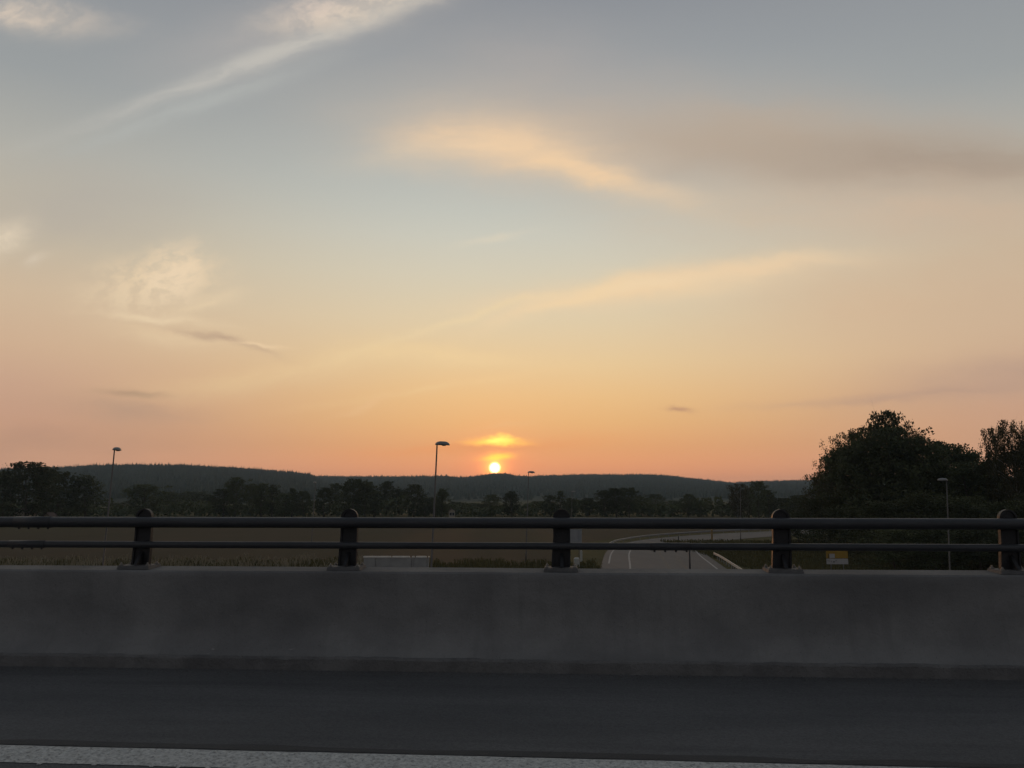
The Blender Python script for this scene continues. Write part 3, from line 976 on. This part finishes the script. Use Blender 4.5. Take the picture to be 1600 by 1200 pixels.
clump = lambda x, y: 0.25 + 0.75 * (np.sin(x * 1.3 + 2 * np.sin(y * 0.9)) * np.sin(x * 0.37 + 1) > -0.1)
grass('grass', 26000, (-66, 9.5), (80, 97.5), (0.35, 1.0), M['grass'], 3, 'tall dull grass along the near edge of the brown field', 0.06, clump)
grass('grass', 5000, (-66, -16), (84, 97), (0.7, 1.35), M['seed_head'], 4, 'pale seed heads standing over the tall roadside grass', 0.05, clump)
grass('grass', 24000, (26.5, 62), (78, 150), (0.15, 0.5), M['grass'], 6, 'short yellowish grass between the slip road and the dark bushes', 0.06)

# ------------------------------------------------------------------ far houses
def house(label, px, py, y, wd, dp, wall_h, roof_h, rz):
    x, yy, z = at_y(px, py, y)
    t = thing('house', label, 'house', (x, yy, 0), rz, 'small houses among the far trees')
    hw, hd = wd / 2, dp / 2
    MB().add([(-hw, -hd, 0), (hw, -hd, 0), (hw, hd, 0), (-hw, hd, 0), (-hw, -hd, wall_h), (hw, -hd, wall_h), (hw, hd, wall_h), (-hw, hd, wall_h),
              (0, -hd, wall_h + roof_h), (0, hd, wall_h + roof_h)],
             [(0, 1, 5, 8, 4), (2, 3, 7, 9, 6), (1, 2, 6, 5), (3, 0, 4, 7)]).build('wall', M['house_wall'], t)
    for sgn in (-1, 1):
        e = 0.35
        a = (sgn * (hw + e), wall_h - e * roof_h / hw); b = (0, wall_h + roof_h)
        V = [(a[0], -hd - e, a[1] + .02), (a[0], hd + e, a[1] + .02), (b[0], hd + e, b[1] + .02), (b[0], -hd - e, b[1] + .02)]
        V += [(q[0], q[1], q[2] + .16) for q in V]
        MB().add(V, [(0, 1, 2, 3), (7, 6, 5, 4), (0, 4, 5, 1), (1, 5, 6, 2), (2, 6, 7, 3), (3, 7, 4, 0)]).build('roof', M['roof_tile'], t)
    for wxx in (-wd * .22, wd * .22):
        f = MB().box((wxx, -hd - .03, wall_h * .55), (0.95, 0.06, 1.2)).build('window', M['white_paint'], t)
        MB().box((wxx, -hd - .065, wall_h * .55), (0.75, 0.02, 1.0)).build('pane', M['window_glass'], f)
    return t


house('pale house with a dark gable roof in front of the biggest round tree', 41, 804, 258, 4.3, 7.0, 2.6, 1.6, 0.15)
house('tiny pale house half hidden under the broad dark tree', 78, 804, 262, 1.8, 3.0, 2.0, 0.8, -0.1)
house('small pale shed among low trees between the tall lamp and the sun', 706, 806, 312, 2.2, 4.0, 2.6, 0.7, 0.1)

# ------------------------------------------------------------------ street lamps
def lamp_head_mesh():
    V, Fs = [], []
    nu, nv = 12, 5
    for j in range(nv + 1):
        t = j / nv
        r = math.cos(t * math.pi / 2) ** 0.7
        z = 0.24 * math.sin(t * math.pi / 2)
        for i in range(nu):
            a = 2 * math.pi * i / nu
            x = 0.33 + math.cos(a) * 0.46 * (r if r > 0 else 0)
            y = math.sin(a) * 0.22 * r * (1.0 - 0.25 * math.cos(a))
            V.append((x, y, z))
    for j in range(nv):
        for i in range(nu):
            i2 = (i + 1) % nu
            Fs.append((j * nu + i, j * nu + i2, (j + 1) * nu + i2, (j + 1) * nu + i))
    Fs.append(tuple(range(nu - 1, -1, -1)))
    return MB().add(V, Fs).mesh('lamp_head', M['lamp_housing'], True)


HEAD = lamp_head_mesh()
LENS = MB().tube([(0.42, 0, -0.004), (0.42, 0, -0.045)], [0.15, 0.10], 12).mesh('lens', M['lamp_glass'], True)
lamps = [
    (683, 693.5, 51, 0.0, 'tall dark street lamp just before the setting sun, head turned toward the sun'),
    (179, 702, 60, 1.45, 'dark street lamp over the broad hill, its head seen end-on'),
    (826, 738, 102, 0.15, 'small dark street lamp whose head just clears the ridge past the sun'),
    (493, 754, 130, 2.2, 'small street lamp with a pale rounded head under the hill notch'),
    (894, 768, 200, 0.1, 'farthest tiny street lamp with a pale head in front of the far hill'),
    (1157, 756, 150, 3.0, 'thin pale street lamp among the airy birches where the slip road curves'),
    (1479, 750, 79, 2.75, 'grey street lamp standing in front of the dark tree mass'),
]
for px, py, y, rz, lab in lamps:
    x, yy, z = at_y(px, py, y)
    t = thing('street_lamp', lab, 'street lamp', (x - z * math.sin(R(2.0)), yy, 0), 0, 'street lamps along the slip roads')
    t.rotation_euler = (0, R(2.0), 0)
    MB().tube([(0, 0, 0), (0, 0, 1.2), (0, 0, 1.25), (0, 0, z - 0.02)], [0.09, 0.09, 0.065, 0.045], 10).build('pole', M['lamp_pole'], t, True)
    MB().tube([(0, 0, 0), (0, 0, 0.05)], [0.20, 0.20], 12).build('base_plate', M['galvanised'], t)
    h = place('lamp_head', HEAD, t, (0, 0, z - 0.06), rz)
    place('lens', LENS, h)

# ------------------------------------------------------------------ guard rails
W_PROF = [(0.0, 0.155), (0.03, 0.125), (0.08, 0.10), (0.08, 0.06), (0.02, 0.01), (0.02, -0.01), (0.08, -0.06), (0.08, -0.10), (0.03, -0.125), (0.0, -0.155),
          (-0.006, -0.155), (0.02, -0.13), (0.068, -0.10), (0.068, -0.06), (0.008, -0.01), (0.008, 0.01), (0.068, 0.06), (0.068, 0.10), (0.02, 0.13), (-0.006, 0.155)]


def guard_rail(label, path, side, every):
    t = thing('guard_rail', label, 'guard rail', (float(path[0][0]), float(path[0][1]), 0), 0.0, 'guard rails of the slip road')
    P = [np.array((p[0] - path[0][0], p[1] - path[0][1])) for p in path]
    L = lateral(P, 1.0)
    nrm = [np.array(a) - p for a, p in zip(L, P)]
    n = len(P)

    def pos(i, a, b):
        drop = 0.35 * max(0, 1 - (n - 1 - i) / 3.0) if side < 0 else 0.35 * max(0, 1 - i / 3.0)
        q = P[i] + nrm[i] * a * side
        return (q[0], q[1], 0.62 + b - drop * 0.4)
    MB().extrude(W_PROF, pos, list(range(n))).build('beam', M['galvanised'], t)
    post = MB().box((0, 0, 0.36), (0.10, 0.06, 0.72)).mesh('post', M['galvanised'])
    for i in range(0, n, every):
        q = P[i] - nrm[i] * 0.045 * side
        d = nrm[i]
        place('post', post, t, (q[0], q[1], 0), math.atan2(d[1], d[0]))
    return t


side_path = [np.array(p) for p in lateral([p for p in CL if 58 < p[1] < 113], 7.6)]
guard_rail('straight steel guard rail beside the slip road, its far end catching orange light', side_path, -1, 1)
out_path = [np.array(p) for p in lateral([p for p in CL if 131 < p[1] < 235], -7.6)]
guard_rail('curved steel guard rail round the outside of the slip road bend', out_path, 1, 2)

# ------------------------------------------------------------------ signs, marker posts, panel wall
x, y, z = at_y(1308.5, 881.5, 84)
t = thing('road_sign', 'yellow direction sign above a white sign on two posts in the grass', 'road sign', (x, y, 0), 0.0)
zt = at_y(1308.5, 853, 84)[2]; zm = at_y(1308.5, 873, 84)[2]; zb = z
wd = 33 / F * 84
for sx in (-0.62, 0.62):
    MB().tube([(sx, 0.06, 0), (sx, 0.06, zt + 0.05)], [0.045, 0.045], 8).build('post', M['galvanised'], t, True)
yp = MB().box((0, 0, (zt + zm) / 2 + .02), (wd, 0.03, zt - zm - .04)).build('yellow_panel', M['sign_yellow'], t)
wp = MB().box((0, 0, (zb + zm) / 2), (wd, 0.03, zm - zb)).build('white_panel', M['sign_white'], t)
yp['label'] = 'yellow upper panel with a small pale square'
wp['label'] = 'white lower panel with dark marks'
for (cx, cz, sx2, sz2, par, mt) in (
        (-0.88, 0.22, 0.07, 0.42, yp, 'sign_black'), (-0.50, 0.22, 0.52, 0.42, yp, 'sign_white'),
        (-0.84, .62, 0.05, 0.34, wp, 'sign_black'), (-0.98, .62, 0.06, 0.10, wp, 'sign_black'), (-0.62, .5, 0.05, 0.25, wp, 'sign_black'),
        (-0.34, .42, 0.20, 0.16, wp, 'sign_black'), (-0.12, .66, 0.06, 0.22, wp, 'sign_black')):
    h0, h1 = (zm, zt) if par is yp else (zb, zm)
    MB().box((cx * 1.0, -0.018, h0 + (h1 - h0) * cz), (sx2, 0.008, sz2 * min(1, (h1 - h0)))).build('mark', M[mt], par)

x, y, z = at_y(897, 827, 104)
t = thing('road_sign', 'plain grey back of a road sign behind the middle railing post', 'road sign', (x, y, 0), -0.1)
MB().box((0, 0, z - 0.95), (1.9, 0.03, 1.9)).build('sign_panel', M['sign_back'], t)
for sx in (-0.6, 0.6):
    MB().tube([(sx, -0.05, 0), (sx, -0.05, z - 0.1)], [0.04, 0.04], 8).build('post', M['galvanised'], t, True)


def marker(label, px, ytop, y, wd, mat, group, cap=None):
    x, yy, z = at_y(px, ytop, y)
    t = thing('marker_post', label, 'marker post', (x, yy, 0), 0.0, group)
    MB().box((0, 0, z / 2), (wd, wd * 0.6, z)).build('post', mat, t, False, 0.01)
    MB().add([(-wd / 2, -wd * .3, z), (wd / 2, -wd * .3, z), (wd / 2, wd * .3, z), (-wd / 2, wd * .3, z), (-wd * .3, 0, z + wd * .25), (wd * .3, 0, z + wd * .25)],
             [(0, 1, 5, 4), (2, 3, 4, 5), (1, 2, 5), (3, 0, 4)]).build('cap', cap or mat, t)
    return t


marker('stout pale marker block beside the slip road, nearer the parapet', 901, 873, 92, 0.62, M['marker'], 'marker posts by the slip road')
marker('slim pale marker post beside the slip road, set back behind the stout one', 908, 861, 104, 0.30, M['marker'], 'marker posts by the slip road')
marker('amber marker post at the outside of the slip road bend', 1112, 828, 150, 0.30, M['amber'], 'marker posts by the slip road')
marker('thin dark marker post on the bend, close to the amber one', 1060, 838, 150, 0.16, M['dark_pole'], 'marker posts by the slip road')
marker('white marker post at the start of the curved guard rail', 957, 846, 129, 0.22, M['sign_white'], 'marker posts by the slip road')
x, y, z = at_y(1077, 852, 80)
t = thing('sign_post', 'dark upright post standing on the slip road surface', 'post', (x, y, 0.05))
MB().tube([(0, 0, 0), (0, 0, z)], [0.085, 0.085], 10).build('pole', M['dark_pole'], t, True)
MB().tube([(0, 0, z), (0, 0, z + 0.06)], [0.1, 0.06], 10).build('cap', M['dark_pole'], t, True)
MB().tube([(0, 0, 0), (0, 0, 0.06)], [0.3, 0.26], 12).build('base_plate', M['dark_pole'], t)

y = 78.0
xl, _, zt = at_y(568, 869, y); xr = at_y(671, 869, y)[0]
t = thing('panel_wall', 'low grey concrete panel wall with capping coloured pale as if sunlit at the field edge', 'wall', (xl, y, 0))
cuts = [568, 587.5, 643.5, 647, 667.5, 671]
cx = [at_y(c, 869, y)[0] - xl for c in cuts]
for a, b in zip(cx[:-1], cx[1:]):
    MB().box(((a + b) / 2, 0, (zt - .14) / 2), (b - a - 0.07, 0.18, zt - .14)).build('panel', M['panel_concrete'], t, False, 0.01)
MB().box((cx[-1] / 2, 0.05, (zt - .3) / 2), (cx[-1] - .1, 0.10, zt - .3)).build('back_panel', M['panel_concrete'], t)
for a, b in ((568, 611), (613, 640.5), (644, 647.5), (650, 666.5), (669, 671)):
    a, b = at_y(a, 869, y)[0] - xl, at_y(b, 869, y)[0] - xl
    MB().box(((a + b) / 2, 0, zt - .068), (b - a, 0.30, 0.14)).build('capping', M['capping'], t, False, 0.015)

# ------------------------------------------------------------------ the bridge
PSI = R(3.7)
bridge_rot = -PSI                      # local x runs along the parapet, local y away from the camera
N_TOE, N_FRONT, N_RAIL, N_BACK = 7.734, 7.954, 8.10, 8.31


def on_bridge(o):
    o.location = (0, 0, DECK)
    o.rotation_euler = (0, 0, bridge_rot)
    return o


LEN = 42.0
road = MB().add([(-LEN, -9, 0), (LEN, -9, 0), (LEN, 7.9, 0), (-LEN, 7.9, 0)], [(0, 1, 2, 3)]).build('road', M['asphalt'])
on_bridge(road)['kind'] = 'structure'
slab = MB().box((0, -0.4, -0.46), (2 * LEN, 17.6, 0.9)).build('deck_slab', M['concrete'], road)
# profiled edge line: a base stripe with a row of raised bars
line = MB()
LT = lambda x: -0.012 * (x + 3.66)          # the marking closes slowly on the parapet's line
n = 640
rg = np.random.default_rng(9)
xs = np.linspace(-14, 14, n)
e0, e1 = 0.004 * vnoise(21, n, 5) + LT(xs), 0.005 * vnoise(22, n, 4) + LT(xs)
V = []
for i in range(n):
    V += [(xs[i], 5.02 + e0[i], 0.004), (xs[i], 5.345 + e1[i], 0.004)]
line.add(V, [(2 * i, 2 * i + 2, 2 * i + 3, 2 * i + 1) for i in range(n - 1)])
for i in range(0, n):
    for r in range(5):
        x0 = xs[i] + rg.normal(0, 0.006)
        y0 = 5.05 + 0.058 * r + 0.02 * math.sin(i * 1.57) + rg.normal(0, 0.006) + LT(xs[i])
        if rg.random() < 0.82:
            a, b, h = 0.014 * rg.uniform(.6, 1.2), 0.024 * rg.uniform(.6, 1.2), 0.004 + 0.006 * rg.uniform(.5, 1.2)
            line.add([(x0 - a, y0 - b, .004), (x0 + a, y0 - b, .004), (x0 + a, y0 + b, .004), (x0 - a, y0 + b, .004), (x0 - a * .5, y0 - b * .6, h), (x0 + a * .5, y0 - b * .6, h), (x0 + a * .5, y0 + b * .6, h), (x0 - a * .5, y0 + b * .6, h)],
                     [(4, 5, 6, 7), (0, 1, 5, 4), (1, 2, 6, 5), (2, 3, 7, 6), (3, 0, 4, 7)])
line.build('edge_line', M['line_paint'], road)
seam = MB()
n = 400
xs = np.linspace(-20, 20, n)
e0, e1 = 0.02 * vnoise(31, n, 4) + 2.5 * LT(xs), 0.03 * vnoise(32, n, 5) + LT(xs)
V = []
for i in range(n):
    V += [(xs[i], 5.37 + e0[i] * .4, 0.003), (xs[i], 5.46 + e1[i], 0.003)]
seam.add(V, [(2 * i, 2 * i + 2, 2 * i + 3, 2 * i + 1) for i in range(n - 1)])
seam.build('tar_seam', M['tar'], road)

# parapet
par = thing('parapet', 'long grey concrete bridge parapet carrying the steel railing', 'parapet', (0, 0, DECK), bridge_rot)
key = [(N_FRONT - 0.19, 0.125), (N_FRONT - 0.13, 0.175), (N_FRONT - 0.055, 0.29), (N_FRONT - 0.018, 0.44), (N_FRONT - 0.008, 0.66), (N_FRONT - 0.004, 0.84)]
prof = [(N_FRONT - 0.195, 0.118)] + [tuple(float(v) for v in q) for q in catmull(key, 0.03)] + [
        (N_FRONT, 0.862), (N_FRONT + 0.02, 0.878), (N_BACK - 0.02, 0.892), (N_BACK, 0.875), (N_BACK, -1.0), (N_BACK - 0.2, -1.0), (N_FRONT - 0.1, -0.02), (N_FRONT - 0.1, 0.118)]
n = 340
ts = np.linspace(-LEN, LEN, n)
nz = [0.004 * vnoise(40 + k, n, 5) for k in range(len(prof))]
nz = [nz[0]] + [nz[1]] * (len(prof) - 9) + nz[-8:]
prof_i = {q: k for k, q in enumerate(prof)}


def par_pos(i, a, b):
    k = prof_i[(a, b)]
    return (ts[i], a + nz[k][i], b + nz[(k + 3) % len(prof)][i] * 0.7)


MB().extrude(prof, par_pos, list(range(n))).build('parapet_wall', M['concrete'], par, True)
parapet_wall = par.children[0]
parapet_wall.data.set_sharp_from_angle(angle=R(25))
n = 900
ts2 = np.linspace(-18, 18, n)
ja, jb = 0.010 * vnoise(61, n, 6), 0.005 * vnoise(62, n, 4) + 0.003 * vnoise(63, n, 1.5)
tprof = [(N_TOE, -0.02), (N_TOE, 0.098), (N_TOE + 0.010, 0.116), (N_FRONT - 0.16, 0.132), (N_FRONT - 0.1, 0.1), (N_FRONT - 0.1, -0.02)]


def toe_pos(i, a, b):
    k = tprof.index((a, b))
    return (ts2[i], a + (ja[i] if k in (1, 2) else 0), b + (jb[i] if k in (1, 2) else 0))


MB().extrude(tprof, toe_pos, list(range(n))).build('toe_kerb', M['toe_concrete'], par, False)

# loose grit washed against the toe of the parapet
gg = np.random.default_rng(15)
ng = 2600
gxs, off = gg.uniform(-9, 9, ng), np.abs(gg.normal(0, 0.10, ng)) * (0.4 + np.abs(np.sin(gg.uniform(0, 6, ng))))
sz = gg.uniform(0.003, 0.010, ng)
gv = np.array([(1, 0, 0), (-1, 0, 0), (0, 1, 0), (0, -1, 0), (0, 0, 0.9), (0, 0, -0.5)])
gf = np.array([(0, 2, 4), (2, 1, 4), (1, 3, 4), (3, 0, 4)])
ctr = np.stack([gxs, N_TOE - 0.012 - off, sz * 0.4], 1)
GV = (ctr[:, None] + gv[None] * (sz[:, None, None] * gg.uniform(0.7, 1.3, (ng, 6, 1)))).reshape(-1, 3)
GF = (gf[None] + (np.arange(ng) * 6)[:, None, None]).reshape(-1, 3)
grit = bpy.data.objects.new('gravel', tri_mesh('gravel', GV, GF, M['grit']))
sc.collection.objects.link(grit)
tag(on_bridge(grit), 'loose grit lying along the foot of the concrete parapet', 'gravel', kind='stuff')

# railing
rail = thing('bridge_railing', 'dark steel railing of round bars on arch-topped posts along the concrete parapet', 'railing', (0, 0, DECK), bridge_rot)
MB().tube([(x, N_RAIL, 1.338) for x in np.linspace(-21, 21, 43)], [0.053] * 43, 20).build('top_rail', M['rail_steel'], rail, True)
MB().tube([(x, N_RAIL, 1.118) for x in np.linspace(-21, 21, 43)], [0.034] * 43, 16).build('lower_rail', M['rail_steel'], rail, True)


def post_mesh():
    b = MB()
    hw, zc, z0 = 0.083, 1.390, 0.912
    rad = 0.083
    outl = [(-hw - 0.02, z0), (-hw - 0.012, 1.05), (-hw, 1.2)]
    outl += [(-rad * math.cos(a), zc + rad * math.sin(a)) for a in np.linspace(0, math.pi, 15)]
    outl += [(hw, 1.2), (hw + 0.002, 1.05), (hw - 0.004, z0)]
    inn = [(x * 0.80, z0 + (z - z0) * 0.975) for x, z in outl]
    n = len(outl)
    y0, y1, y2 = N_RAIL + 0.045, N_RAIL + 0.06, N_RAIL + 0.095
    V = [(x, y0, z) for x, z in outl] + [(x, y2, z) for x, z in outl] + [(x, y0, z) for x, z in inn] + [(x, y1, z) for x, z in inn]
    Fs = [(i, n + i, n + i + 1, i + 1) for i in range(n - 1)]
    Fs += [(i, i + 1, 2 * n + i + 1, 2 * n + i) for i in range(n - 1)]
    Fs += [(2 * n + i, 2 * n + i + 1, 3 * n + i + 1, 3 * n + i) for i in range(n - 1)]
    Fs += [tuple(3 * n + i for i in range(n - 1, -1, -1)), tuple(n + i for i in range(n))]
    b.add(V, Fs)
    # cradles reaching forward round both bars
    for zc2, r in ((1.338, 0.056), (1.118, 0.037)):
        b.box((0, N_RAIL + 0.035, zc2), (0.10, 0.075, r * 1.5))
    return b.mesh('post', M['post_steel'])


POST = post_mesh()
PLATE = MB().add([(-0.175, N_RAIL - 0.09, 0.882), (0.155, N_RAIL - 0.09, 0.882), (0.155, N_RAIL + 0.17, 0.886), (-0.175, N_RAIL + 0.17, 0.886),
                  (-0.168, N_RAIL - 0.083, 0.914), (0.148, N_RAIL - 0.083, 0.914), (0.148, N_RAIL + 0.163, 0.917), (-0.168, N_RAIL + 0.163, 0.917)],
                 [(0, 1, 5, 4), (1, 2, 6, 5), (2, 3, 7, 6), (3, 0, 4, 7), (4, 5, 6, 7)]).mesh('base_plate', M['plate'])
BOLT = MB().tube([(0, 0, 0), (0, 0, 0.016)], [0.019, 0.019], 6).tube([(0, 0, 0.016), (0, 0, 0.032)], [0.010, 0.009], 6).mesh('bolt', M['bolt_steel'])
GUSSET = MB().add([(-0.015, N_RAIL + 0.05, .925), (-0.015, N_RAIL - 0.07, .925), (-0.015, N_RAIL + .05, 1.05), (0.015, N_RAIL + 0.05, .925), (0.015, N_RAIL - 0.07, .925), (0.015, N_RAIL + .05, 1.05)],
                  [(0, 1, 2), (5, 4, 3), (0, 3, 4, 1), (1, 4, 5, 2), (2, 5, 3, 0)]).mesh('gusset', M['post_steel'])
for k in range(-9, 10):
    px = -0.04 + 2.113 * k
    p = place('post', POST, rail, (px, 0, 0))
    place('base_plate', PLATE, p)
    place('gusset', GUSSET, p)
    for bx in (-0.145, 0.122):
        for by in (-0.055, 0.135):
            place('bolt', BOLT, p, (bx, N_RAIL + by, 0.914))
# bolted splices in the bars
STUD = MB().tube([(0, 0, -0.016), (0, 0, 0.012)], [0.011, 0.011], 6).mesh('splice_bolt', M['rail_steel'])
for bars, x0 in ((((1.338, 0.053),), -5.55), (((1.118, 0.034),), -5.6), (((1.118, 0.034),), 0.84)):
    for zc, r in bars:
        b = MB().tube([(x0 - 0.03, N_RAIL, zc), (x0 + 0.35, N_RAIL, zc)], [r + 0.0035] * 2, 20)
        s = b.build('splice_sleeve', M['rail_steel'], rail, True)
        for q in range(4):
            place('splice_bolt', STUD, s, (x0 + 0.01 + 0.102 * q, N_RAIL, zc - r - 0.002))

# ------------------------------------------------------------------ haze
hb = MB().box((0, 2100, 61.5), (10600, 6400, 125))
hm = bpy.data.materials.new('haze')
hm.use_nodes = True
hn = NT(hm.node_tree)
pv = hn.node('ShaderNodeVolumePrincipled')
pv.inputs['Color'].default_value = (0.62, 0.85, 1.0, 1)
pv.inputs['Density'].default_value = 1.4e-4
pv.inputs['Anisotropy'].default_value = 0.25
hn.put(hn.node('ShaderNodeOutputMaterial').inputs['Volume'], pv.outputs[0])
haze = hb.build('haze', hm)
haze['kind'] = 'stuff'

for o in list(bpy.data.objects):
    for k in ('top', 'wide'):
        if k in o:
            del o[k]
    if o.get('label') == 'x':
        for ch in list(o.children):
            bpy.data.objects.remove(ch)
        bpy.data.objects.remove(o)
